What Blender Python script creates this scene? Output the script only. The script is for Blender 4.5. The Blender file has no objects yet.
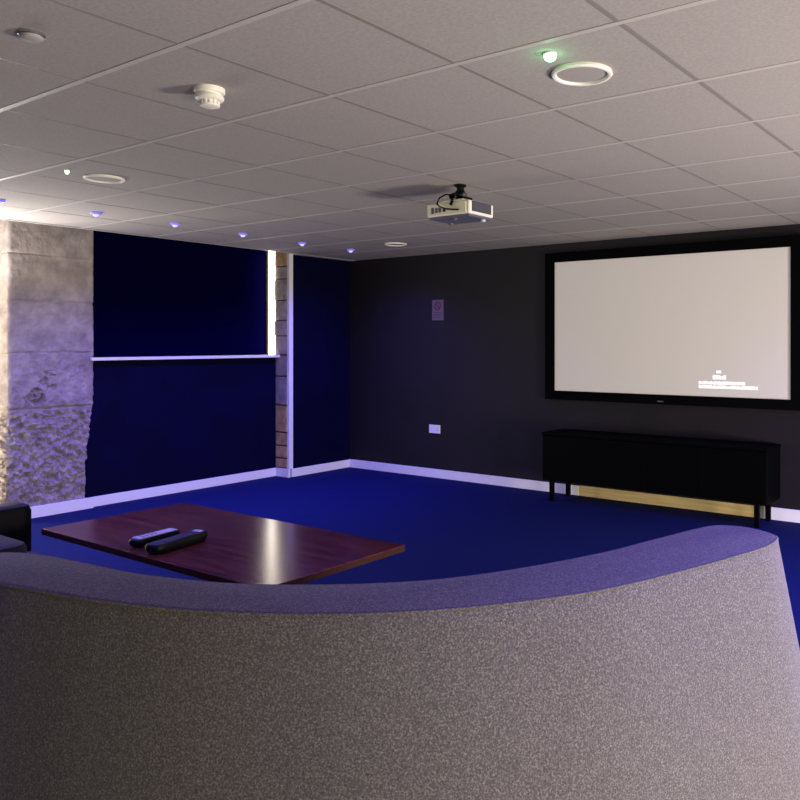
import bpy, bmesh, math, random
from mathutils import Vector, Matrix, noise

random.seed(7)
S = bpy.context.scene
COL = S.collection
ZC = 2.30          # ceiling height
CAMZ = 1.3804
PI = math.pi


def lin(r, g, b):
    f = lambda c: (c / 255 / 12.92) if c / 255 <= 0.04045 else ((c / 255 + 0.055) / 1.055) ** 2.4
    return (f(r), f(g), f(b), 1)


# ---------------------------------------------------------------- materials
def mat(name, col, rough=0.6, metal=0.0, spec=0.5, emit=None, estr=0.0):
    m = bpy.data.materials.new(name)
    m.use_nodes = True
    b = m.node_tree.nodes['Principled BSDF']
    b.inputs['Base Color'].default_value = col if len(col) == 4 else (*col, 1)
    b.inputs['Roughness'].default_value = rough
    b.inputs['Metallic'].default_value = metal
    b.inputs['Specular IOR Level'].default_value = spec
    if emit:
        b.inputs['Emission Color'].default_value = (*emit[:3], 1)
        b.inputs['Emission Strength'].default_value = estr
    return m


def noisy(m, c1, c2, scale=50, detail=4, bump=0.0, bscale=None, stretch=(1, 1, 1), lo=0.35, hi=0.65, bdist=0.005):
    nt = m.node_tree
    b = nt.nodes['Principled BSDF']
    tc = nt.nodes.new('ShaderNodeTexCoord')
    mp = nt.nodes.new('ShaderNodeMapping')
    mp.inputs['Scale'].default_value = stretch
    nt.links.new(tc.outputs['Object'], mp.inputs['Vector'])
    n = nt.nodes.new('ShaderNodeTexNoise')
    n.inputs['Scale'].default_value = scale
    n.inputs['Detail'].default_value = detail
    nt.links.new(mp.outputs[0], n.inputs['Vector'])
    r = nt.nodes.new('ShaderNodeValToRGB')
    r.color_ramp.elements[0].position = lo
    r.color_ramp.elements[1].position = hi
    r.color_ramp.elements[0].color = c1
    r.color_ramp.elements[1].color = c2
    nt.links.new(n.outputs['Fac'], r.inputs['Fac'])
    nt.links.new(r.outputs['Color'], b.inputs['Base Color'])
    if bump:
        n2 = nt.nodes.new('ShaderNodeTexNoise')
        n2.inputs['Scale'].default_value = bscale or scale
        n2.inputs['Detail'].default_value = 5
        nt.links.new(mp.outputs[0], n2.inputs['Vector'])
        bp = nt.nodes.new('ShaderNodeBump')
        bp.inputs['Strength'].default_value = bump
        bp.inputs['Distance'].default_value = bdist
        nt.links.new(n2.outputs['Fac'], bp.inputs['Height'])
        nt.links.new(bp.outputs['Normal'], b.inputs['Normal'])
    return m


M = {}
M['carpet'] = noisy(mat('blue carpet', lin(12, 20, 110), 0.95, spec=0.1), (0.004, 0.010, 0.065, 1), (0.007, 0.016, 0.10, 1),
                    scale=260, bump=0.6, bscale=420, bdist=0.004)
M['wall'] = noisy(mat('charcoal wall paint', lin(52, 46, 52), 0.6, spec=0.3), lin(26, 23, 27), lin(30, 26, 31), scale=3, bump=0.05, bscale=160, bdist=0.002)
M['navy'] = noisy(mat('navy wall paint', lin(14, 12, 60), 0.75, spec=0.08), lin(3, 2, 36), lin(4, 3, 44), scale=3, bump=0.05, bscale=160, bdist=0.002)
M['blind'] = noisy(mat('navy blackout fabric', lin(10, 9, 42), 1.0, spec=0.0), lin(3, 2, 34), lin(4, 3, 42), scale=240, bump=0.1, bdist=0.001)
M['tile'] = noisy(mat('mineral fibre ceiling tile', lin(205, 198, 196), 0.9, spec=0.1), lin(160, 154, 149), lin(170, 164, 159), scale=90, bump=0.08, bscale=200, bdist=0.002)
M['bar'] = mat('white painted ceiling bar', lin(188, 182, 175), 0.5, spec=0.5)
M['barshade'] = mat('shade-toned ceiling bar', lin(136, 130, 126), 0.6, spec=0.2)  # same bars as the white ones, their shade put into the colour
M['white'] = mat('white gloss trim paint', lin(246, 244, 242), 0.3)
M['shadetoned'] = noisy(mat('shade-toned skirting', lin(205, 180, 120), 0.5), lin(196, 170, 112), lin(214, 192, 134), scale=6, stretch=(0.6, 6, 12))  # sideboard shadow with its warm fill, painted as a skirting colour
M['black'] = mat('black satin lacquer', lin(3, 3, 4), 0.55, spec=0.05)
M['blackmatte'] = mat('black velvet frame', lin(5, 5, 7), 0.85, spec=0.05)
M['leather'] = noisy(mat('black leather', lin(5, 5, 7), 0.6, spec=0.12), lin(4, 4, 6), lin(6, 6, 8), scale=60, bump=0.15, bscale=120, bdist=0.002)
M['cream'] = mat('cream plastic', lin(248, 244, 208), 0.5)
M['dwhite'] = mat('white plastic', lin(244, 240, 226), 0.45)
M['greyp'] = mat('grey plastic', lin(96, 94, 110), 0.5)
M['blackp'] = mat('black plastic', lin(9, 9, 11), 0.45, spec=0.25)
M['silver'] = mat('silver plastic', lin(216, 214, 224), 0.4)
M['chrome'] = mat('brushed steel', lin(180, 180, 180), 0.35, metal=0.9)
M['grille'] = noisy(mat('grey speaker grille', lin(165, 158, 155), 0.7), lin(158, 152, 147), lin(168, 162, 157), scale=300)
M['green'] = mat('green indicator', (0.1, 0.6, 0.2, 1), 0.4, emit=(0.30, 1.0, 0.42), estr=9)
M['greenpale'] = mat('pale green indicator', (0.5, 0.7, 0.5, 1), 0.4, emit=(0.6, 1.0, 0.6), estr=2.5)
M['bluelens'] = mat('blue lamp lens', (0.3, 0.3, 1, 1), 0.3, emit=(0.62, 0.56, 1.0), estr=1.05)
M['bluehalo'] = mat('bezel with painted blue halo', (0.2, 0.2, 0.6, 1), 0.3, emit=(0.17, 0.14, 0.80), estr=0.75)  # emission painted on the bezel stands in for the lamp's halo
M['strip'] = mat('warm white led diffuser', (1, 1, 1, 1), 0.4, emit=(1.0, 0.90, 0.74), estr=8.0)
M['stripwarm'] = mat('warm led diffuser', (1, 0.9, 0.7, 1), 0.4, emit=(1.0, 0.86, 0.62), estr=60)
M['screen'] = mat('projection screen', lin(205, 200, 196), 0.8, spec=0.1, emit=(0.66, 0.59, 0.50), estr=0.24)  # projected light on the screen is put in as emission
M['text'] = mat('projected white lettering', (0.9, 0.9, 0.9, 1), 0.8, emit=(1, 1, 1), estr=0.6)
M['sign'] = mat('pale notice plate', lin(112, 92, 108), 0.5)
M['red'] = mat('dark red print', lin(100, 36, 52), 0.6)
M['print'] = mat('grey print', lin(88, 70, 88), 0.6)
M['glow'] = mat('frosted lit glazing', (0.9, 0.9, 0.9, 1), 0.5, emit=(1.0, 0.90, 0.80), estr=1.0)


def wood_mat():
    m = mat('red brown table veneer', lin(80, 34, 34), 0.17, spec=0.4)
    nt = m.node_tree
    b = nt.nodes['Principled BSDF']
    tc = nt.nodes.new('ShaderNodeTexCoord')
    mp = nt.nodes.new('ShaderNodeMapping')
    mp.inputs['Scale'].default_value = (1.2, 14, 14)
    nt.links.new(tc.outputs['Object'], mp.inputs[0])
    n = nt.nodes.new('ShaderNodeTexNoise')
    n.inputs['Scale'].default_value = 2.2
    n.inputs['Detail'].default_value = 7
    n.inputs['Distortion'].default_value = 0.6
    nt.links.new(mp.outputs[0], n.inputs['Vector'])
    r = nt.nodes.new('ShaderNodeValToRGB')
    r.color_ramp.elements[0].position = 0.32
    r.color_ramp.elements[0].color = lin(66, 31, 31)
    r.color_ramp.elements[1].position = 0.68
    r.color_ramp.elements[1].color = lin(122, 62, 52)
    nt.links.new(n.outputs['Fac'], r.inputs['Fac'])
    nt.links.new(r.outputs[0], b.inputs['Base Color'])
    return m


M['wood'] = wood_mat()
M['woodedge'] = noisy(mat('orange brown table edge', lin(130, 72, 48), 0.7, spec=0.1), lin(54, 29, 21), lin(66, 37, 26), scale=8, stretch=(1, 10, 10))


def tweed_mat(name, a, b_, c):
    m = mat(name, a, 0.95, spec=0.1)
    nt = m.node_tree
    b = nt.nodes['Principled BSDF']
    tc = nt.nodes.new('ShaderNodeTexCoord')
    n = nt.nodes.new('ShaderNodeTexNoise')
    n.inputs['Scale'].default_value = 210
    n.inputs['Detail'].default_value = 5
    n.inputs['Roughness'].default_value = 0.7
    nt.links.new(tc.outputs['Object'], n.inputs['Vector'])
    r = nt.nodes.new('ShaderNodeValToRGB')
    e = r.color_ramp.elements
    e[0].position, e[0].color = 0.30, a
    e[1].position, e[1].color = 0.72, c
    k = e.new(0.5)
    k.color = b_
    nt.links.new(n.outputs['Fac'], r.inputs['Fac'])
    nt.links.new(r.outputs[0], b.inputs['Base Color'])
    bp = nt.nodes.new('ShaderNodeBump')
    bp.inputs['Strength'].default_value = 0.5
    bp.inputs['Distance'].default_value = 0.003
    nt.links.new(n.outputs['Fac'], bp.inputs['Height'])
    nt.links.new(bp.outputs[0], b.inputs['Normal'])
    b.inputs['Sheen Weight'].default_value = 0.15
    return m


M['tweed'] = tweed_mat('grey brown tweed', lin(60, 57, 50), lin(90, 86, 75), lin(146, 140, 122))
M['tweeddark'] = tweed_mat('charcoal tweed', lin(40, 38, 44), lin(56, 54, 62), lin(86, 82, 90))


def stone_mat():
    m = mat('old dressed sandstone', lin(190, 168, 150), 0.95, spec=0.1)
    noisy(m, lin(138, 128, 126), lin(178, 168, 162), scale=9, detail=8, bump=0.7, bscale=60, lo=0.3, hi=0.7, bdist=0.006)
    return m


M['stone'] = stone_mat()
M['stonegrey'] = noisy(mat('grey stone', lin(165, 158, 150), 0.95), lin(140, 132, 126), lin(186, 178, 168), scale=14, detail=6, bump=0.5, bscale=60)
M['stonewarm'] = noisy(mat('ochre stone', lin(196, 165, 110), 0.95), lin(172, 140, 92), lin(208, 180, 128), scale=14, detail=6, bump=0.5, bscale=60)
M['mortar'] = mat('dark mortar', lin(80, 66, 56), 0.95)
M['lens'] = mat('projector lens glass', lin(40, 40, 70), 0.1)


# ---------------------------------------------------------------- mesh helpers
def box(bm, x0, y0, z0, x1, y1, z1):
    vs = [bm.verts.new(p) for p in ((x0, y0, z0), (x1, y0, z0), (x1, y1, z0), (x0, y1, z0),
                                    (x0, y0, z1), (x1, y0, z1), (x1, y1, z1), (x0, y1, z1))]
    for f in ((3, 2, 1, 0), (4, 5, 6, 7), (0, 1, 5, 4), (1, 2, 6, 5), (2, 3, 7, 6), (3, 0, 4, 7)):
        bm.faces.new([vs[i] for i in f])
    return vs


def lathe(bm, prof, n=40, cx=0, cy=0, cap=True):
    rings = []
    for r, z in prof:
        rings.append([bm.verts.new((cx + r * math.cos(2 * PI * i / n), cy + r * math.sin(2 * PI * i / n), z)) for i in range(n)])
    for a, b in zip(rings, rings[1:]):
        for i in range(n):
            bm.faces.new((a[i], a[(i + 1) % n], b[(i + 1) % n], b[i]))
    if cap:
        bm.faces.new(rings[0][::-1])
        bm.faces.new(rings[-1])
    return rings


def tube(bm, pts, r, n=10):
    pts = [Vector(p) for p in pts]
    rings = []
    for i, p in enumerate(pts):
        t = (pts[min(i + 1, len(pts) - 1)] - pts[max(i - 1, 0)]).normalized()
        a = t.cross(Vector((0, 0, 1)))
        if a.length < 1e-3:
            a = t.cross(Vector((1, 0, 0)))
        a.normalize()
        b = t.cross(a)
        rings.append([bm.verts.new(p + a * r * math.cos(2 * PI * k / n) + b * r * math.sin(2 * PI * k / n)) for k in range(n)])
    for q, w in zip(rings, rings[1:]):
        for k in range(n):
            bm.faces.new((q[k], q[(k + 1) % n], w[(k + 1) % n], w[k]))
    bm.faces.new(rings[0][::-1])
    bm.faces.new(rings[-1])


def loft(bm, loops):
    rings = [[bm.verts.new(p) for p in lp] for lp in loops]
    n = len(rings[0])
    for a, b in zip(rings, rings[1:]):
        for i in range(n):
            bm.faces.new((a[i], a[(i + 1) % n], b[(i + 1) % n], b[i]))
    bm.faces.new(rings[0][::-1])
    bm.faces.new(rings[-1])


def obj(name, bm, material, parent=None, bevel=0.0, segs=3, smooth=False, origin=None):
    bmesh.ops.recalc_face_normals(bm, faces=bm.faces)
    me = bpy.data.meshes.new(name)
    bm.to_mesh(me)
    bm.free()
    if origin is not None:
        me.transform(Matrix.Translation(-Vector(origin)))
    o = bpy.data.objects.new(name, me)
    if origin is not None:
        o.location = origin
    COL.objects.link(o)
    for k in (material if isinstance(material, (list, tuple)) else [material]):
        me.materials.append(k)
    if parent:
        o.parent = parent
    if smooth or bevel:
        for p in me.polygons:
            p.use_smooth = True
        try:
            me.set_sharp_from_angle(angle=math.radians(40))
        except Exception:
            pass
    if bevel:
        b = o.modifiers.new('bevel', 'BEVEL')
        b.width = bevel
        b.segments = segs
        b.limit_method = 'ANGLE'
        b.angle_limit = math.radians(35)
        b.harden_normals = True
    return o


def bx(name, lo, hi, material, parent=None, bevel=0.0, origin=None):
    bm = bmesh.new()
    box(bm, *lo, *hi)
    return obj(name, bm, material, parent, bevel, origin=origin)


def tag(o, label, cat, group=None):
    o['label'] = label
    o['category'] = cat
    if group:
        o['group'] = group
    return o


def thing(name, label, cat, loc=(0, 0, 0), rz=0, group=None):
    o = bpy.data.objects.new(name, None)
    o.empty_display_size = 0.1
    COL.objects.link(o)
    o.location = loc
    o.rotation_euler = (0, 0, rz)
    return tag(o, label, cat, group)


def struct(o, label=None):
    o['kind'] = 'structure'
    if label:
        o['label'] = label
    return o


def copy_tree(o, loc):
    c = o.copy()
    COL.objects.link(c)
    c.location = loc
    for ch in o.children:
        d = ch.copy()
        COL.objects.link(d)
        d.parent = c
        for g in ch.children:
            e = g.copy()
            COL.objects.link(e)
            e.parent = d
    return c


# ---------------------------------------------------------------- setting
YB = 6.17      # screen wall
XL = -6.56     # left wall face
XR = 1.9
YF = -2.0
struct(bx('floor', (-7.5, YF - 0.1, -0.1), (XR + 0.1, YB + 0.1, 0), M['carpet']), 'deep blue carpet floor')
struct(bx('wall_back', (-7.5, YB, 0), (XR + 0.1, YB + 0.12, 2.6), M['wall']), 'charcoal wall carrying the projection screen')
struct(bx('wall_right', (XR, YF - 0.1, 0), (XR + 0.12, YB, 2.6), M['wall']))
struct(bx('wall_front', (-7.5, YF - 0.12, 0), (XR, YF, 2.6), M['wall']))
struct(bx('wall_left', (-7.35, 5.385, 0), (XL, YB, 2.6), M['navy']), 'dark navy end stretch of the left wall')
# recessed bays on the left: outer shell and the boxed-out lower panel
bm = bmesh.new()
box(bm, -7.5, YF, 0, -7.35, YB, 2.6)
struct(obj('wall_left_outer', bm, M['navy']))
struct(bx('wall_left_panel', (-7.35, 3.405, 0), (-6.762, 5.33, 1.235), M['navy']), 'dark navy boxed lower wall panel under the white sill')
struct(bx('wall_left_near', (-7.35, YF, 0), (XL, 1.1, 2.6), M['navy']))

# window sill
struct(bx('window_1_sill', (-6.93, 3.42, 1.236), (-6.700, 5.336, 1.262), M['white'], bevel=0.004), 'white sill ledge across the dark recess')

# blackout panel in the recess
t = thing('blackout_blind', 'navy blackout panel filling the recess above the white sill', 'blind', (-6.93, 4.36, 1.262))
bx('fabric', (-0.045, -1.0, 0.028), (0.012, 0.955, 1.25), M['blind'], t)
bx('bottom_rail', (-0.045, -1.0, 0.0), (0.018, 0.955, 0.028), M['blind'], t, bevel=0.003)

# baseboards
BH = 0.086


def skirting(name, lo, hi, m='white'):
    return struct(bx(name, lo, hi, M[m], bevel=0.004))


skirting('baseboard_back', (XL, YB - 0.015, 0), (-3.59, YB, BH + 0.004))
skirting('baseboard_back_far', (-1.93, YB - 0.015, 0), (XR, YB, BH + 0.012))
skirting('baseboard_back_shadetoned', (-3.59, YB - 0.015, 0), (-1.93, YB, BH + 0.008), 'shadetoned')['label'] = 'skirting toned as shade behind the black sideboard'  # separate piece standing for the shadow under the sideboard
skirting('baseboard_left', (XL, 5.36, 0), (XL + 0.015, YB - 0.015, BH))
skirting('baseboard_left_panel', (-6.762, 3.43, 0), (-6.747, 5.33, BH))
skirting('baseboard_left_pillar', (-6.73, 2.80, 0), (-6.705, 3.437, BH + 0.006))
skirting('baseboard_left_reveal', (-6.76, 5.318, 0), (XL + 0.015, 5.345, BH))

# ceiling: lay-in tiles and T bars, one structure each
GX0, GY0, TS = -2.24, 1.413, 0.6
XE = -6.47     # where the suspended ceiling stops over the recesses
bm = bmesh.new()
xs = [GX0 + TS * i for i in range(-8, 8)]
ys = [GY0 + TS * j for j in range(-7, 10)]
g = 0.010
for i in range(len(xs) - 1):
    for j in range(len(ys) - 1):
        x0, x1 = max(xs[i] + g, XE), min(xs[i + 1] - g, XR)
        y0, y1 = max(ys[j] + g, YF), min(ys[j + 1] - g, YB)
        if x1 - x0 < 0.02 or y1 - y0 < 0.02:
            continue
        dz = random.uniform(0, 0.001)
        box(bm, x0, y0, ZC + 0.0015 + dz, x1, y1, ZC + 0.02)
struct(obj('ceiling', bm, M['tile']), 'suspended ceiling of pale square tiles')
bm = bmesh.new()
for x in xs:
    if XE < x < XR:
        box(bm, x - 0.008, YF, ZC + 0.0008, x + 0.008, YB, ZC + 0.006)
struct(obj('trim_8', bm, M['barshade']), 'shade-toned grid bars of the suspended ceiling running to the screen wall')
bm = bmesh.new()
for y in ys:
    if YF < y < YB:
        box(bm, XE, y - 0.011, ZC, XR, y + 0.011, ZC + 0.0055)
struct(obj('trim_1', bm, M['bar']), 'white grid bars of the suspended ceiling running across the room')
bm = bmesh.new()
box(bm, XE - 0.015, 1.1, ZC - 0.002, XE + 0.01, 5.385, ZC + 0.03)
box(bm, XL, 5.385, ZC - 0.001, XE, YB, ZC + 0.02)
box(bm, XL, YF, ZC - 0.001, XE, 1.1, ZC + 0.02)
struct(obj('trim_2', bm, M['bar']), 'white edge trim of the suspended ceiling')
struct(bx('ceiling_slab', (-7.5, YF - 0.1, 2.6), (XR + 0.1, YB + 0.1, 2.7), M['tile']))

# ---------------------------------------------------------------- stone pillar
PX, PY0, PY1 = -6.725, 2.80, 3.450
joints = [0.862, 1.310, 1.708, 2.090]


def pillar():
    bm = bmesh.new()
    NZ, NY, NX = 320, 96, 30
    # profile path around the pillar: from the back along the near side face, across the front, to the back on the other side
    path = []
    for i in range(NX):
        path.append((-7.34 + (PX + 7.34) * i / NX, PY0, 0))
    for i in range(NY + 1):
        path.append((PX, PY0 + (PY1 - PY0) * i / NY, 1))
    for i in range(1, 9):
        path.append((PX - (0.56) * i / 8, PY1, 2))
    rows = []
    for k in range(NZ + 1):
        z = 2.58 * k / NZ
        row = []
        blk = sum(z > j for j in joints)
        jd = min(abs(z - j - 0.006 * math.sin(9 * blk)) for j in joints)
        for (x, y, side) in path:
            p = Vector((x, y, z))
            h = noise.fractal(p * 4 + Vector((blk * 7, 0, 0)), 1.0, 2.0, 5) * 0.006
            h += noise.fractal(p * 22 + Vector((blk * 5, 0, 0)), 0.9, 2.0, 4) * 0.0035
            if blk == 0:      # rough picked bottom block
                e = min(1, (0.862 - z) / 0.05)
                h += e * (noise.fractal(p * 21, 0.75, 2.1, 5) * 0.027 - 0.012)
                h += e * -0.03 * max(0, noise.noise(p * Vector((30, 30, 20)) + Vector((3, 1, 4))))
            if blk == 1:
                h += noise.fractal(p * 18, 0.8, 2.0, 4) * 0.011
                # gouges near the lower left of the second block
                for gy, gz, gr, gd in ((3.06, 1.07, 0.045, 0.03), (3.10, 1.14, 0.04, 0.022), (2.98, 0.95, 0.06, 0.034), (3.03, 0.93, 0.04, 0.02), (3.12, 1.02, 0.03, 0.02)):
                    q = math.hypot((y - gy) / 1.2, z - gz) / gr + 0.9 * noise.fractal(p * 26, 0.8, 2.0, 3)
                    if q < 1:
                        h -= gd * min(1, 1.3 * (1 - max(q, 0)))
            if blk == 2:
                h += noise.fractal(p * 16, 0.8, 2.0, 4) * 0.007
            if jd < 0.014:
                s = (1 - jd / 0.014)
                h -= s * (0.022 if blk > 1 else 0.030) * (0.6 + 0.5 * noise.noise(Vector((y * 9, z * 2, 1))))
            # worn right-hand arris towards the foot
            worn = 0
            if z < 0.95:
                worn = 0.055 * min(1, (0.95 - z) / 0.6) + 0.012 * noise.noise(Vector((0, 2, z * 9)))
            if side == 0:
                row.append((x, y - h, z))
            elif side == 1:
                f = (y - PY0) / (PY1 - PY0)
                edge = min(f, 1 - f) * (PY1 - PY0)
                rr = -0.012 * max(0, 1 - edge / 0.02) ** 2
                row.append((x + h + rr, PY0 + (PY1 - PY0 - worn) * f, z))
            else:
                row.append((x, y - worn + h, z))
        rows.append([bm.verts.new(q) for q in row])
    for a, b in zip(rows, rows[1:]):
        for i in range(len(a) - 1):
            bm.faces.new((a[i], a[i + 1], b[i + 1], b[i]))
    for r in (rows[0], rows[-1]):
        bm.faces.new(r)
    bm.faces.new([r[0] for r in rows] + [r[-1] for r in rows][::-1])
    return obj('stone_pillar', bm, M['stone'], smooth=True)


struct(pillar(), 'rough old stone pillar between the wall recesses')

# stone reveal at the right of the recess: blocks on a mortar bed
struct(bx('wall_left_reveal', (-6.95, 5.352, 0), (XL - 0.03, 5.385, 2.6), M['mortar']))
zz = BH + 0.01
hs = [0.10, 0.13, 0.14, 0.28, 0.30, 0.22, 0.20, 0.16, 0.21, 0.22, 0.13, 0.16, 0.2, 0.2]
kinds = ['stonewarm', 'stonewarm', 'stonewarm', 'stonewarm', 'stone', 'stone', 'stone', 'stone', 'stonegrey', 'stonegrey', 'stonegrey', 'stonewarm', 'stonewarm', 'stonewarm']
bms = {}
for h, k in zip(hs, kinds):
    top = min(zz + h - 0.012, 2.58)
    if top - zz > 0.02:
        bm = bms.setdefault(k, bmesh.new())
        d = random.uniform(0.0, 0.008)
        box(bm, -6.785 + random.uniform(-0.008, 0.006), 5.338 - d, zz, -6.592, 5.353, top)
    zz += h
for n_, (k, bm) in enumerate(bms.items()):
    struct(obj('trim_%d' % (3 + n_), bm, M[k], bevel=0.006), 'stone blocks of the recess reveal')
# white corner bead along the outer edge of the reveal
struct(bx('trim_7', (-6.590, 5.335, BH), (-6.556, 5.386, ZC + 0.02), M['white'], bevel=0.003), 'white corner bead at the recess edge')

# glowing strip up the reveal
t = thing('led_strip_light', 'glowing warm white LED strip up the right side of the recess', 'strip light', (-6.832, 5.345, 1.263))
bx('housing', (-0.046, -0.004, 0), (0.052, 0.006, 1.1), M['white'], t)
bx('diffuser', (-0.036, -0.030, 0.004), (0.044, -0.004, 1.1), M['strip'], t, bevel=0.010)

# warm uplit strip in the near recess (just out of frame)
t = thing('led_strip_light', 'unseen warm LED strip in the recess left of the stone pillar', 'strip light', (-7.12, 2.60, 0.0))
bx('housing', (-0.03, -0.03, 0), (0.03, 0.02, 2.2), M['white'], t)
bx('diffuser', (-0.026, 0.02, 0.01), (0.026, 0.03, 2.19), M['stripwarm'], t)


# ---------------------------------------------------------------- ceiling fittings
def light(name, kind, loc, energy, color, parent=None, **kw):
    d = bpy.data.lights.new(name, kind)
    d.energy = energy
    d.color = color
    for k, v in kw.items():
        setattr(d, k, v)
    o = bpy.data.objects.new(name, d)
    COL.objects.link(o)
    o.location = loc
    if parent:
        o.parent = parent
    return o


def make_downlight():
    t = thing('downlight', '', 'downlight', (0, 0, ZC))
    bm = bmesh.new()
    rings = lathe(bm, [(0.036, 0.004), (0.038, -0.004), (0.034, -0.011), (0.026, -0.014), (0.0205, -0.012), (0.0200, 0.004)], 32, cap=False)
    obj('trim_ring', bm, M['bluehalo'], t, smooth=True)
    bm = bmesh.new()
    lathe(bm, [(0.0202, 0.003), (0.0202, -0.012), (0.018, -0.021), (0.012, -0.027), (0.004, -0.0295)], 28)
    obj('lens', bm, M['bluelens'], t, smooth=True)
    return t


BLUE = (0.12, 0.08, 1.0)
dl = make_downlight()
spots = [(-5.62, 2.285), (-5.60, 2.885), (-5.60, 3.48), (-5.65, 4.12), (-5.72, 4.80), (-5.73, 5.405)]
names = ['blue downlight nearest the left edge, above the left of the stone pillar',
         'blue downlight glowing in the ceiling above the right edge of the stone pillar',
         'blue downlight glowing above the left half of the dark recess',
         'blue downlight glowing above the right half of the dark recess',
         'blue downlight just right of the glowing strip, above the navy wall end',
         'blue downlight nearest the far corner of the room']
for i, (x, y) in enumerate(spots):
    o = dl if i == 0 else copy_tree(dl, (x, y, ZC))
    o.location = (x, y, ZC)
    tag(o, names[i], 'downlight', 'blue downlights along the left wall')
    light('lamp', 'SPOT', (0, 0, -0.03), 50, BLUE, o, spot_size=math.radians(150), spot_blend=1.0, shadow_soft_size=0.03)
for i, (x, y) in enumerate([(-0.14, 1.713), (-0.14, 2.913), (-0.14, 4.113), (-0.14, 5.313)]):
    o = copy_tree(dl, (x, y, ZC))
    tag(o, 'blue downlight in the row right of the sofa, number %s from the screen wall' % ['four', 'three', 'two', 'one'][i], 'downlight', 'blue downlights on the right')
    light('lamp', 'SPOT', (0, 0, -0.03), 180, BLUE, o, spot_size=math.radians(150), spot_blend=1.0, shadow_soft_size=0.03)


for x, y, lb in ((-3.74, 0.513, 'added unseen blue downlight over the left end of the curved sofa'), (-4.34, 1.113, 'added unseen blue downlight over the black armchair')):
    o = copy_tree(dl, (x, y, ZC))
    tag(o, lb, 'downlight', 'added blue downlights over the left seats')
    light('lamp', 'SPOT', (0, 0, -0.03), 75, BLUE, o, spot_size=math.radians(140), spot_blend=1.0, shadow_soft_size=0.03)  # unseen downlights added to turn the left sofa top violet


def make_speaker():
    t = thing('ceiling_speaker', '', 'ceiling speaker', (0, 0, ZC))
    bm = bmesh.new()
    lathe(bm, [(0.102, 0.004), (0.104, -0.006), (0.100, -0.011), (0.091, -0.011), (0.086, -0.004), (0.086, 0.004)], 56, cap=False)
    obj('rim', bm, M['dwhite'], t, smooth=True)
    bm = bmesh.new()
    lathe(bm, [(0.088, 0.004), (0.088, -0.003), (0.05, -0.0045), (0.01, -0.005)], 48)
    obj('grille', bm, M['grille'], t, smooth=True)
    return t


sp = make_speaker()
sp.location = (-1.337, 2.315, ZC)
tag(sp, 'round ceiling speaker with bright white rim, beside the green indicator light', 'ceiling speaker', 'round ceiling speakers')
o = copy_tree(sp, (-4.395, 2.31, ZC))
tag(o, 'round ceiling speaker near the left wall, above the stone pillar', 'ceiling speaker', 'round ceiling speakers')
o = copy_tree(sp, (-5.06, 5.33, ZC))
tag(o, 'round ceiling speaker in the far corner of the ceiling', 'ceiling speaker', 'round ceiling speakers')


def indicator(loc, mk, label, r=0.013):
    t = thing('indicator_light', label, 'indicator light', loc)
    bm = bmesh.new()
    lathe(bm, [(r * 1.12, 0.010), (r * 1.12, -0.003), (r, -0.004)], 24)
    obj('bezel', bm, M['dwhite'], t, smooth=True)
    bm = bmesh.new()
    lathe(bm, [(r, -0.003), (r, -0.009), (r * 0.85, -0.016), (r * 0.5, -0.021), (r * 0.12, -0.023)], 24)
    obj('lens', bm, M[mk], t, smooth=True)
    return t


t = indicator((-1.334, 2.107, ZC), 'green', 'bright green indicator light in the ceiling beside the near speaker', 0.020)
light('lamp', 'POINT', (0, 0, -0.045), 0.10, (0.2, 1, 0.35), t, shadow_soft_size=0.012)
indicator((-4.357, 2.094, ZC), 'greenpale', 'pale green indicator light in the ceiling near the left wall', 0.011)

# smoke detector
t = thing('smoke_detector', 'white stepped smoke detector hanging from a ceiling tile', 'smoke detector', (-2.54, 1.713, ZC))
bm = bmesh.new()
lathe(bm, [(0.052, 0.006), (0.053, -0.012), (0.050, -0.016), (0.044, -0.017)], 48)
obj('base', bm, M['dwhite'], t, smooth=True)
bm = bmesh.new()
lathe(bm, [(0.040, -0.016), (0.040, -0.026), (0.049, -0.028), (0.049, -0.037), (0.044, -0.042), (0.034, -0.044)], 48)
obj('body', bm, M['dwhite'], t, smooth=True)
bm = bmesh.new()
for i in range(12):
    a = 2 * PI * i / 12
    v = box(bm, 0.026, -0.0035, -0.058, 0.034, 0.0035, -0.043)
    bmesh.ops.rotate(bm, verts=v, cent=(0, 0, 0), matrix=Matrix.Rotation(a, 3, 'Z'))
obj('vent_fin', bm, M['dwhite'], t)
bm = bmesh.new()
lathe(bm, [(0.026, -0.043), (0.026, -0.056), (0.035, -0.058), (0.034, -0.063), (0.026, -0.066)], 48)
obj('cap', bm, M['dwhite'], t, smooth=True)

# low dome sensor
t = thing('ceiling_sensor', 'low round grey sensor dome on a tile at the top left', 'sensor', (-2.525, 1.113, ZC))
bm = bmesh.new()
lathe(bm, [(0.036, 0.006), (0.037, -0.006), (0.034, -0.009)], 48)
obj('base', bm, M['chrome'], t, smooth=True)
bm = bmesh.new()
lathe(bm, [(0.031, -0.008), (0.030, -0.016), (0.023, -0.021), (0.008, -0.023)], 48)
obj('dome', bm, M['grille'], t, smooth=True)

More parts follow.
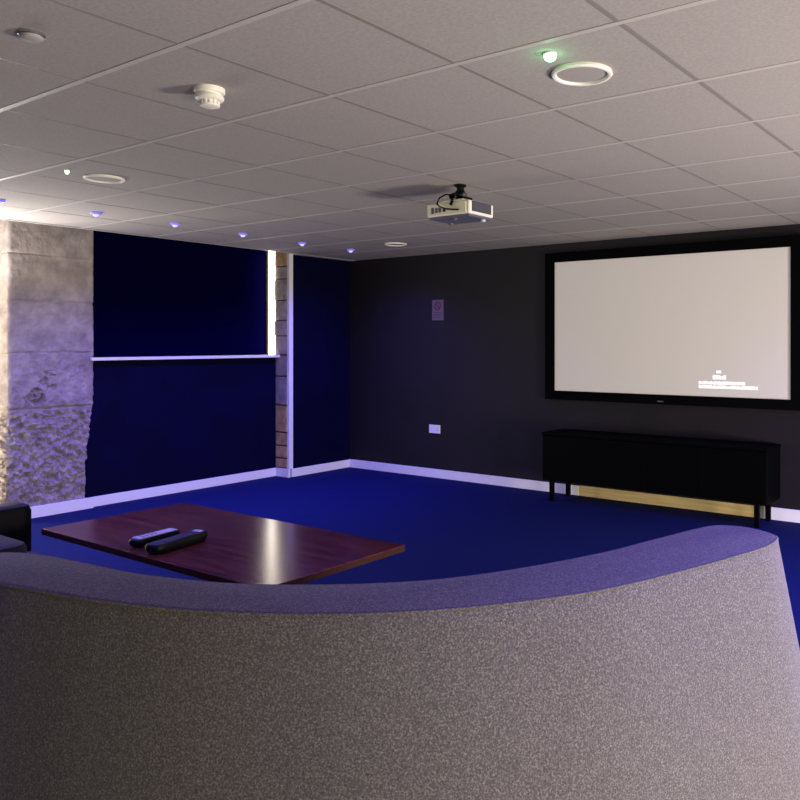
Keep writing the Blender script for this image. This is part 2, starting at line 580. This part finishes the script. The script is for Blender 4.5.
# ---------------------------------------------------------------- projector on its ceiling mount
PXc, PYc = -2.870, 3.560
t = thing('projector_mount', 'black ball joint ceiling mount holding the projector', 'mount', (PXc, PYc, ZC))
bm = bmesh.new()
lathe(bm, [(0.034, 0.006), (0.034, -0.008), (0.022, -0.014)], 32)
obj('ceiling_plate', bm, M['blackp'], t, smooth=True)
bm = bmesh.new()
lathe(bm, [(0.022, -0.010), (0.022, -0.045)], 24)
obj('stem', bm, M['blackp'], t, smooth=True)
bm = bmesh.new()
bmesh.ops.create_uvsphere(bm, u_segments=24, v_segments=14, radius=0.036, matrix=Matrix.Translation((0, 0, -0.060)))
obj('ball_joint', bm, M['blackp'], t, smooth=True)
bm = bmesh.new()
for s in (-1, 1):
    tube(bm, [(0, 0, -0.06), (0.030 * s, -0.018, -0.058), (0.056 * s, -0.028, -0.068)], 0.016, 10)
    tube(bm, [(0, 0, -0.06), (0.05 * s, 0.04, -0.080), (0.05 * s, 0.05, -0.098)], 0.006, 10)
obj('arm', bm, M['blackp'], t, smooth=True)
bm = bmesh.new()
box(bm, -0.055, -0.07, -0.104, 0.055, 0.06, -0.098)
obj('bracket', bm, M['blackp'], t, bevel=0.003)

PZ0, PZ1 = 2.095, 2.186
t = thing('projector', 'small cream projector hanging below the ceiling in front of screen', 'projector', (PXc, PYc, PZ0))
w, d, h = 0.155, 0.115, PZ1 - PZ0
bm = bmesh.new()
box(bm, -w, -d, 0.014, w, d, h)
obj('case', bm, M['dwhite'], t, bevel=0.010)
bm = bmesh.new()
box(bm, -w + 0.008, -d + 0.008, 0.0, w - 0.008, d - 0.008, 0.020)
obj('lower_case', bm, M['greyp'], t, bevel=0.008)
bm = bmesh.new()
box(bm, -w + 0.006, -d - 0.004, 0.018, w - 0.02, -d + 0.006, h - 0.006)
rp = obj('rear_panel', bm, M['cream'], t, bevel=0.003)
for (x0, x1, z0, z1, k) in ((-0.118, -0.098, 0.030, 0.066, 'greyp'), (-0.088, -0.070, 0.034, 0.062, 'greyp'), (-0.062, -0.044, 0.034, 0.062, 'greyp'), (-0.03, -0.012, 0.036, 0.052, 'blackp')):
    bx('socket', (x0, -d - 0.0065, z0), (x1, -d - 0.002, z1), M[k], rp, bevel=0.001)
bm = bmesh.new()
box(bm, -0.07, -d - 0.004, h - 0.006, 0.118, -0.02, h + 0.0095)
obj('top_cover', bm, M['cream'], t, bevel=0.007)
bm = bmesh.new()
for k in range(9):
    z = 0.034 + k * 0.0055
    box(bm, w - 0.001, -0.085, z, w + 0.003, 0.085, z + 0.0035)
obj('side_vent', bm, M['greyp'], t)
bx('vent_recess', (w - 0.003, -0.09, 0.03), (w + 0.0012, 0.09, 0.086), M['blackp'], t)
bm = bmesh.new()
rr = lathe(bm, [(0.034, 0.0), (0.034, 0.02), (0.027, 0.02), (0.025, 0.008)], 32)
bmesh.ops.rotate(bm, verts=bm.verts, cent=(0, 0, 0), matrix=Matrix.Rotation(-PI / 2, 3, 'X'))
bmesh.ops.translate(bm, verts=bm.verts, vec=(0.07, d - 0.002, 0.05))
obj('lens', bm, M['lens'], t, smooth=True)
for (x, y) in ((w - 0.03, d - 0.06), (-w + 0.04, d - 0.06), (0.02, -d + 0.04)):
    bm = bmesh.new()
    lathe(bm, [(0.014, 0.004), (0.014, -0.008), (0.010, -0.012)], 20, x, y)
    obj('foot', bm, M['silver' if x > 0.1 else 'greyp'], t, smooth=True)
bm = bmesh.new()
tube(bm, [(-0.02, -0.075, h + 0.05), (-0.04, -0.085, h + 0.05), (-0.07, -0.105, h + 0.03), (-0.068, -0.128, h - 0.006),
          (-0.04, -0.135, h - 0.028), (0.0, -0.135, h - 0.042), (0.05, -0.132, h - 0.050), (0.085, -0.120, h - 0.052)], 0.0045, 8)
obj('cable', bm, M['blackp'], t, smooth=True)
bm = bmesh.new()
tube(bm, [(0.035, -0.115, h + 0.012), (0.04, -0.126, h - 0.005), (0.03, -0.124, h - 0.022)], 0.009, 8)
obj('cable_plug', bm, M['blackp'], t, smooth=True)

# ---------------------------------------------------------------- projection screen
SX0, SX1, SZ0, SZ1 = -3.832, -1.687, 0.947, 2.126
FX0, FX1, FZ0, FZ1 = -3.928, -1.592, 0.866, 2.212
t = thing('projection_screen', 'large pale projection screen in a wide black frame on the wall', 'screen', ((FX0 + FX1) / 2, YB, FZ0))
ox, oy, oz = t.location
bm = bmesh.new()


def fb(x0, z0, x1, z1):
    box(bm, x0 - ox, -0.052, z0 - oz, x1 - ox, -0.001, z1 - oz)


fb(FX0, FZ0, FX1, SZ0)
fb(FX0, SZ1, FX1, FZ1)
fb(FX0, SZ0, SX0, SZ1)
fb(SX1, SZ0, FX1, SZ1)
fr = obj('frame', bm, M['blackmatte'], t)
bx('maker_badge', (-2.80 - ox, -0.0545, 0.886 - oz), (-2.745 - ox, -0.051, 0.896 - oz), M['greyp'], fr, bevel=0.001)
sf = bx('screen_surface', (SX0 - 0.004 - ox, -0.036, SZ0 - 0.004 - oz), (SX1 + 0.004 - ox, -0.02, SZ1 + 0.004 - oz), M['screen'], t)
# lines of small projected lettering, too small to read
bm = bmesh.new()
YT = -0.0372


def word_row(x0, x1, zc, hh):
    x = x0
    while x < x1 - 0.004:
        wl = min(random.choice((0.010, 0.013, 0.016, 0.008)), x1 - x)
        z0 = zc - hh / 2
        z1 = zc + hh / 2 * random.choice((1, 1, 0.6))
        box(bm, x - ox, YT, z0 - oz, x + wl - ox, -0.0358, z1 - oz)
        x += wl + random.choice((0.001, 0.001, 0.001, 0.005))


word_row(-2.285, -2.245, 1.150, 0.022)
word_row(-2.315, -2.200, 1.106, 0.034)
word_row(-2.435, -2.045, 1.060, 0.026)
word_row(-2.435, -1.945, 1.027, 0.026)
obj('caption', bm, M['text'], t)

# ---------------------------------------------------------------- wall fittings
t = thing('wall_socket', 'white double wall socket low on the dark wall', 'socket', (-5.308, YB, 0.5))
bx('face_plate', (-0.073, -0.010, -0.043), (0.073, 0, 0.043), M['white'], t, bevel=0.003)
for s in (-1, 1):
    bx('rocker_switch', (s * 0.012 - 0.006, -0.014, 0.012), (s * 0.012 + 0.006, -0.009, 0.03), M['white'], t, bevel=0.001)
    bm = bmesh.new()
    for (dx, dz, ww, hh) in ((0, 0.006, 0.004, 0.008), (-0.011, -0.016, 0.007, 0.0045), (0.011, -0.016, 0.007, 0.0045)):
        box(bm, s * 0.042 + dx - ww / 2, -0.0105, dz - hh / 2, s * 0.042 + dx + ww / 2, -0.0098, dz + hh / 2)
    obj('pin_holes', bm, M['greyp'], t)
t = thing('wall_notice', 'small faded notice with a dark red round symbol on the wall', 'sign', (-5.268, YB, 1.724))
bx('plate', (-0.075, -0.005, -0.105), (0.075, 0, 0.105), M['sign'], t, bevel=0.001)
bm = bmesh.new()
n = 36
for r0, r1 in ((0.030, 0.044),):
    a = [bm.verts.new((r0 * math.cos(2 * PI * i / n), -0.0065, 0.04 + r0 * math.sin(2 * PI * i / n))) for i in range(n)]
    b = [bm.verts.new((r1 * math.cos(2 * PI * i / n), -0.0065, 0.04 + r1 * math.sin(2 * PI * i / n))) for i in range(n)]
    for i in range(n):
        bm.faces.new((a[i], a[(i + 1) % n], b[(i + 1) % n], b[i]))
ret = bmesh.ops.extrude_face_region(bm, geom=bm.faces[:])
bmesh.ops.translate(bm, verts=[v for v in ret['geom'] if isinstance(v, bmesh.types.BMVert)], vec=(0, 0.002, 0))
v = box(bm, -0.032, -0.0065, -0.006, 0.032, -0.0045, 0.006)
bmesh.ops.rotate(bm, verts=v, cent=(0, 0, 0), matrix=Matrix.Rotation(PI / 4, 3, 'Y'))
bmesh.ops.translate(bm, verts=v, vec=(0, 0, 0.04))
obj('symbol', bm, M['red'], t)
bm = bmesh.new()
for k in range(4):
    box(bm, -0.055, -0.006, -0.03 - k * 0.018, 0.055 - 0.015 * (k % 2), -0.0048, -0.021 - k * 0.018)
obj('print_lines', bm, M['print'], t)

# ---------------------------------------------------------------- sideboard
CX0, CX1, CY0, CY1, CZ0, CZ1 = -3.755, -1.765, 5.79, 6.14, 0.178, 0.600
t = thing('sideboard', 'long low black sideboard on thin legs under the projection screen', 'sideboard', ((CX0 + CX1) / 2, (CY0 + CY1) / 2, 0))
ox, oy, oz = t.location
L = lambda x, y, z: (x - ox, y - oy, z)
bx('body', L(CX0 + 0.005, CY0 + 0.022, CZ0), L(CX1 - 0.005, CY1, CZ1 - 0.022), M['black'], t, bevel=0.003)
bx('top', L(CX0, CY0, CZ1 - 0.022), L(CX1, CY1, CZ1), M['black'], t, bevel=0.003)
nd = 4
for k in range(nd):
    a = CX0 + 0.008 + (CX1 - CX0 - 0.016) * k / nd
    b = CX0 + 0.008 + (CX1 - CX0 - 0.016) * (k + 1) / nd
    dr = bx('door', L(a + 0.002, CY0 + 0.003, CZ0 + 0.006), L(b - 0.002, CY0 + 0.021, CZ1 - 0.026), M['black'], t, bevel=0.002)
for x in (-3.667, -1.853):
    for y in (5.825, 6.10):
        bx('leg', L(x - 0.019, y - 0.016, 0), L(x + 0.019, y + 0.016, CZ0 + 0.004), M['black'], t, bevel=0.002)

# ---------------------------------------------------------------- coffee table
TX0, TX1, TY0, TY1, TZ = -4.235, -2.495, 1.912, 2.690, 0.45
tc = ((TX0 + TX1) / 2, (TY0 + TY1) / 2)
t = thing('coffee_table', 'low rectangular coffee table with a glossy red brown wood top', 'table', (tc[0], tc[1], 0))
hx, hy = (TX1 - TX0) / 2, (TY1 - TY0) / 2
tt = bx('tabletop', (-hx, -hy, TZ - 0.004), (hx, hy, TZ), M['wood'], t, bevel=0.001)
bx('edge_band', (-hx, -hy, TZ - 0.030), (hx, hy, TZ - 0.004), M['woodedge'], t, bevel=0.002)
bm = bmesh.new()
lathe(bm, [(0.09, 0.02), (0.055, 0.03), (0.045, 0.05), (0.045, TZ - 0.034)], 36, 0.2, 0)
obj('pedestal', bm, M['blackp'], t, smooth=True)
bx('base_plate', (-0.2, -0.24, 0), (0.6, 0.24, 0.022), M['blackp'], t, bevel=0.004)
bx('underframe', (-0.25, -0.2, TZ - 0.046), (0.65, 0.2, TZ - 0.030), M['blackp'], t)


def remote(name, label, cx, cy, rz, ln, wd, ht, topmat, tilt):
    t = thing(name, label, 'remote control', (cx, cy, TZ + 0.001), rz)
    bm = bmesh.new()
    loops = []
    for z, s in ((0, 0.86), (ht * 0.35, 1.0), (ht * 0.75, 1.0), (ht, 0.90)):
        lp = []
        n = 40
        for i in range(n):
            a = 2 * PI * i / n
            ca, sa = math.cos(a), math.sin(a)
            x = math.copysign(abs(ca) ** 0.35, ca) * wd / 2 * s
            y = math.copysign(abs(sa) ** 0.35, sa) * ln / 2 * (0.5 + 0.5 * s)
            x *= 1 - 0.10 * math.cos(PI * y / ln * 2) * (z > 0)
            lp.append((x, y, z + (0.012 * tilt * (y / ln + 0.5) if z > 0 else 0)))
        loops.append(lp)
    loft(bm, loops)
    obj('body', bm, M['blackp'], t, smooth=True)
    return t


t = remote('remote_control', 'black remote control with a silver face, left one on the coffee table', -3.50, 2.075, 0.12, 0.235, 0.072, 0.036, None, 0.3)
bx('face_panel', (-0.029, -0.098, 0.033), (0.029, 0.105, 0.0425), M['silver'], t, bevel=0.004)
for i in range(3):
    for j in range(4):
        bm = bmesh.new()
        lathe(bm, [(0.0046, 0.041), (0.0046, 0.0438), (0.003, 0.0445)], 12, -0.014 + 0.014 * i, -0.07 + 0.022 * j)
        obj('button', bm, M['greyp'], t, smooth=True)
t = remote('remote_control', 'thick black remote control with a pale tip, right one on the table', -3.335, 2.085, 0.18, 0.30, 0.085, 0.042, None, 0.5)
bx('face_panel', (-0.026, -0.12, 0.036), (0.026, 0.10, 0.0435), M['blackp'], t, bevel=0.003)
bx('tip_cover', (-0.022, 0.104, 0.040), (0.022, 0.132, 0.050), M['silver'], t, bevel=0.003)
for i in range(2):
    for j in range(6):
        bm = bmesh.new()
        lathe(bm, [(0.0055, 0.042), (0.0055, 0.0462), (0.004, 0.047)], 12, -0.011 + 0.022 * i, -0.10 + 0.032 * j)
        obj('button', bm, M['greyp'], t, smooth=True)

# ---------------------------------------------------------------- curved sofa
SH = 0.75
CEN = Vector((-2.28, 2.57))


def catmull(pts, n):
    pts = [Vector(p) for p in pts]
    P = [2 * pts[0] - pts[1]] + pts + [2 * pts[-1] - pts[-2]]
    out = []
    for i in range(1, len(P) - 2):
        for k in range(n):
            u = k / n
            a, b, c, d = P[i - 1], P[i], P[i + 1], P[i + 2]
            out.append(0.5 * ((2 * b) + (c - a) * u + (2 * a - 5 * b + 4 * c - d) * u * u + (3 * b - a - 3 * c + d) * u ** 3))
    out.append(pts[-1])
    return out


near = [(-2.31, 0.945), (-1.97, 1.015), (-1.69, 1.11), (-1.46, 1.235), (-1.28, 1.375), (-1.12, 1.55), (-0.965, 1.79), (-0.845, 2.11), (-0.76, 2.40), (-0.745, 2.51)]
far = [(-2.36, 1.165), (-2.06, 1.205), (-1.75, 1.315), (-1.45, 1.535), (-1.28, 1.77), (-1.145, 2.08), (-1.085, 2.30), (-1.025, 2.53)]
nl = catmull(near, 8)
fl = catmull(far, 8)
end_r = catmull([(-0.745, 2.51), (-0.755, 2.585), (-0.81, 2.635), (-0.90, 2.66), (-0.985, 2.625), (-1.025, 2.53)], 6)
end_l = catmull([(-2.36, 1.165), (-2.52, 1.145), (-2.63, 1.105), (-2.665, 1.05), (-2.62, 0.985), (-2.50, 0.955), (-2.31, 0.945)], 6)
outline = nl[:-1] + end_r[:-1] + fl[::-1][:-1] + end_l[:-1]


def offset(loop, dist):
    n = len(loop)
    out = []
    for i in range(n):
        t = (loop[(i + 1) % n] - loop[i - 1]).normalized()
        out.append(loop[i] + Vector((t.y, -t.x)) * dist)
    return out


def signed_area(l):
    return sum(l[i - 1].x * l[i].y - l[i].x * l[i - 1].y for i in range(len(l))) / 2


if signed_area(outline) < 0:
    outline.reverse()


def smoothloop(l, it=2):
    for _ in range(it):
        l = [(l[i - 1] + 2 * l[i] + l[(i + 1) % len(l)]) / 4 for i in range(len(l))]
    return l


outline = smoothloop(outline, 1)
Lp = lambda l, z: [(p.x, p.y, z) for p in l]
sofa_o = (-1.5, 1.5, 0)
t = thing('curved_sofa', 'large curved grey tweed sofa seen from behind its high back', 'sofa', sofa_o)


def flare(z):
    return 0.19 * (SH - z)


def lofted(name, loops, material, parent, o=sofa_o, **k):
    bm = bmesh.new()
    loft(bm, [[(p[0] - o[0], p[1] - o[1], p[2]) for p in l] for l in loops])
    return obj(name, bm, material, parent, smooth=True, **k)


def outward(z):
    """outline at height z: flared on the rear and ends, upright on the seat side"""
    off = offset(outline, flare(z))
    res = []
    for p, q in zip(outline, off):
        r = (p - CEN).length
        w_ = min(1, max(0, (r - 1.36) / 0.12))
        res.append(p.lerp(q, w_))
    return res


zs = [0.012, 0.2, 0.35, 0.5, 0.62, 0.70, SH - 0.012]
loops = [Lp(outward(z), z) for z in zs]
loops.append(Lp(offset(outward(SH - 0.004), -0.004), SH - 0.003))
loops.append(Lp(offset(outline, -0.012), SH))
lofted('backrest', loops, M['tweed'], t)
# seam piping round the top edge
bm = bmesh.new()
lp = [Vector((p.x - sofa_o[0], p.y - sofa_o[1], SH - 0.006)) for p in offset(outward(SH - 0.006), -0.001)]
rings = []
n = len(lp)
for i in range(n):
    tg = (lp[(i + 1) % n] - lp[i - 1]).normalized()
    a = Vector((tg.y, -tg.x, 0))
    rings.append([bm.verts.new(lp[i] + a * 0.0035 * math.cos(k * PI / 4) + Vector((0, 0, 0.0035 * math.sin(k * PI / 4)))) for k in range(8)])
for i in range(n):
    for k in range(8):
        bm.faces.new((rings[i][k], rings[i][(k + 1) % 8], rings[(i + 1) % n][(k + 1) % 8], rings[(i + 1) % n][k]))
obj('piping', bm, M['tweed'], t, smooth=True)
# seat, facing the coffee table
sc_ = lambda p, f: CEN + (p - CEN) * f
inner = [p for p in fl]
seat = [sc_(p, 0.985) for p in inner] + [sc_(p, 0.60) for p in inner[::-1]]
if signed_area(seat) < 0:
    seat.reverse()
lofted('seat', [Lp(offset(seat, -0.01), 0.26), Lp(seat, 0.28), Lp(seat, 0.40), Lp(offset(seat, -0.012), 0.425), Lp(offset(seat, -0.05), 0.435)], M['tweed'], t)
lofted('plinth', [Lp(offset(seat, -0.03), 0.06), Lp(offset(seat, -0.02), 0.258)], M['tweed'], t)
for p in (sc_(inner[4], 0.66), sc_(inner[-5], 0.66), sc_(inner[4], 1.07), sc_(inner[-5], 1.07)):
    bm = bmesh.new()
    lathe(bm, [(0.018, 0), (0.022, 0.092)], 20, p.x - sofa_o[0], p.y - sofa_o[1])
    obj('foot', bm, M['blackp'], t, smooth=True)

# second sofa, only the corner of its back shows at the left edge
S2X0, S2X1, S2Y0, S2Y1, S2Z = -3.95, -2.84, 1.03, 1.262, 0.715
so = (-3.4, 1.2, 0)
t = thing('straight_sofa', 'dark grey tweed sofa back peeping in at the left edge, beside the curved sofa', 'sofa', so)


def rrect(x0, y0, x1, y1, r, n=8):
    out = []
    for (cx, cy, a0) in ((x1 - r, y1 - r, 0), (x0 + r, y1 - r, PI / 2), (x0 + r, y0 + r, PI), (x1 - r, y0 + r, 1.5 * PI)):
        for k in range(n + 1):
            a = a0 + PI / 2 * k / n
            out.append(Vector((cx + r * math.cos(a), cy + r * math.sin(a))))
    return out


b2 = rrect(S2X0, S2Y0, S2X1, S2Y1, 0.07)
lofted('backrest', [Lp(b2, 0.09), Lp(b2, S2Z - 0.02), Lp(offset(b2, -0.008), S2Z - 0.005), Lp(offset(b2, -0.03), S2Z)], M['tweeddark'], t, so)
s2 = rrect(S2X0, S2Y1 + 0.004, S2X1 - 0.02, 1.74, 0.05)
lofted('seat', [Lp(s2, 0.22), Lp(s2, 0.40), Lp(offset(s2, -0.015), 0.425), Lp(offset(s2, -0.04), 0.43)], M['tweeddark'], t, so)
for x in (S2X0 + 0.12, S2X1 - 0.12):
    for y, zt in ((S2Y0 + 0.1, 0.095), (1.66, 0.222)):
        bm = bmesh.new()
        lathe(bm, [(0.017, 0), (0.021, zt)], 20, x - so[0], y - so[1])
        obj('foot', bm, M['blackp'], t, smooth=True)

# black leather armchair at the left edge
ao = (-4.50, 1.47, 0)
t = thing('armchair', 'black leather armchair corner at the left edge, behind the dark sofa', 'armchair', ao)
ax0, ax1, ay0, ay1, AZ = -4.90, -4.06, 1.12, 1.81, 0.615
ar = lambda n_, x0, y0, x1, y1, z0, z1, r: lofted(n_, [Lp(offset(rrect(x0, y0, x1, y1, r), -0.02), z0), Lp(rrect(x0, y0, x1, y1, r), z0 + 0.03), Lp(rrect(x0, y0, x1, y1, r), z1 - 0.035),
                                                       Lp(offset(rrect(x0, y0, x1, y1, r), -0.010), z1 - 0.010), Lp(offset(rrect(x0, y0, x1, y1, r), -0.035), z1)], M['leather'], t, ao)
ar('backrest', ax1 - 0.17, ay0, ax1, ay1, 0.08, AZ, 0.06)
ar('armrest', ax0, ay1 - 0.15, ax1 - 0.175, ay1, 0.08, AZ - 0.03, 0.05)
ar('armrest', ax0, ay0, ax1 - 0.175, ay0 + 0.15, 0.08, AZ - 0.03, 0.05)
ar('seat', ax0, ay0 + 0.155, ax1 - 0.175, ay1 - 0.155, 0.10, 0.40, 0.04)
for x in (ax0 + 0.07, ax1 - 0.07):
    for y in (ay0 + 0.07, ay1 - 0.07):
        bm = bmesh.new()
        lathe(bm, [(0.018, 0), (0.022, 0.10)], 18, x - ao[0], y - ao[1])
        obj('foot', bm, M['blackp'], t, smooth=True)

# ---------------------------------------------------------------- unseen area lights added as fill
def area(name_, loc, rot, power, sx, sy, col=(1.0, 0.90, 0.79)):
    o = light(name_, 'AREA', loc, power, col, None, shape='RECTANGLE', size=sx, size_y=sy)
    o.rotation_euler = rot
    return o


area('wall_fill', (XR - 0.06, 0.8, 0.42), (0, PI / 2, 0), 104, 0.6, 1.3)  # added low light for the back of the sofa
area('side_fill', (XR - 0.06, 3.7, 0.30), (0, PI / 2, 0), 215, 0.4, 1.2)  # added low light to brighten baseboards and far walls
area('up_fill', (1.2, 0.2, 0.5), (PI, 0, 0), 10, 0.8, 0.8)  # added upward light for the near ceiling
area('up_fill', (0.6, 4.6, 0.5), (PI, 0, 0), 9, 0.6, 0.6)  # added upward light for the far ceiling
area('recess_up_fill', (-6.62, 2.36, 1.60), (-0.25, PI + 0.55, 0), 26, 0.2, 0.5, (1.0, 0.96, 0.93))  # added wash for the ceiling by the left wall
area('recess_fill', (-6.85, 1.95, 1.15), (0, -PI / 2 - 0.25, 0.25), 40, 2.0, 0.3, (1.0, 0.93, 0.86))  # added light for the carpet and ceiling at the left

w_ = bpy.data.worlds.new('World')
S.world = w_
w_.use_nodes = True
w_.node_tree.nodes['Background'].inputs[0].default_value = (0.02, 0.02, 0.03, 1)
w_.node_tree.nodes['Background'].inputs[1].default_value = 1.0

# ---------------------------------------------------------------- camera
cd = bpy.data.cameras.new('camera')
cam = bpy.data.objects.new('camera', cd)
COL.objects.link(cam)
cam.location = (0, 0, CAMZ)
cam.rotation_euler = (PI / 2, 0, 0.588)
cd.sensor_width = 36
cd.lens = 784.2 / 800 * 36
cd.shift_x = (400 - 531.5) / 800
cd.shift_y = (343.5 - 400) / 800
cd.clip_start = 0.02
S.camera = cam
S.view_settings.view_transform = 'Standard'
S.view_settings.look = 'None'
S.view_settings.gamma = 1
S.view_settings.exposure = 0
S.view_settings.use_curve_mapping = False
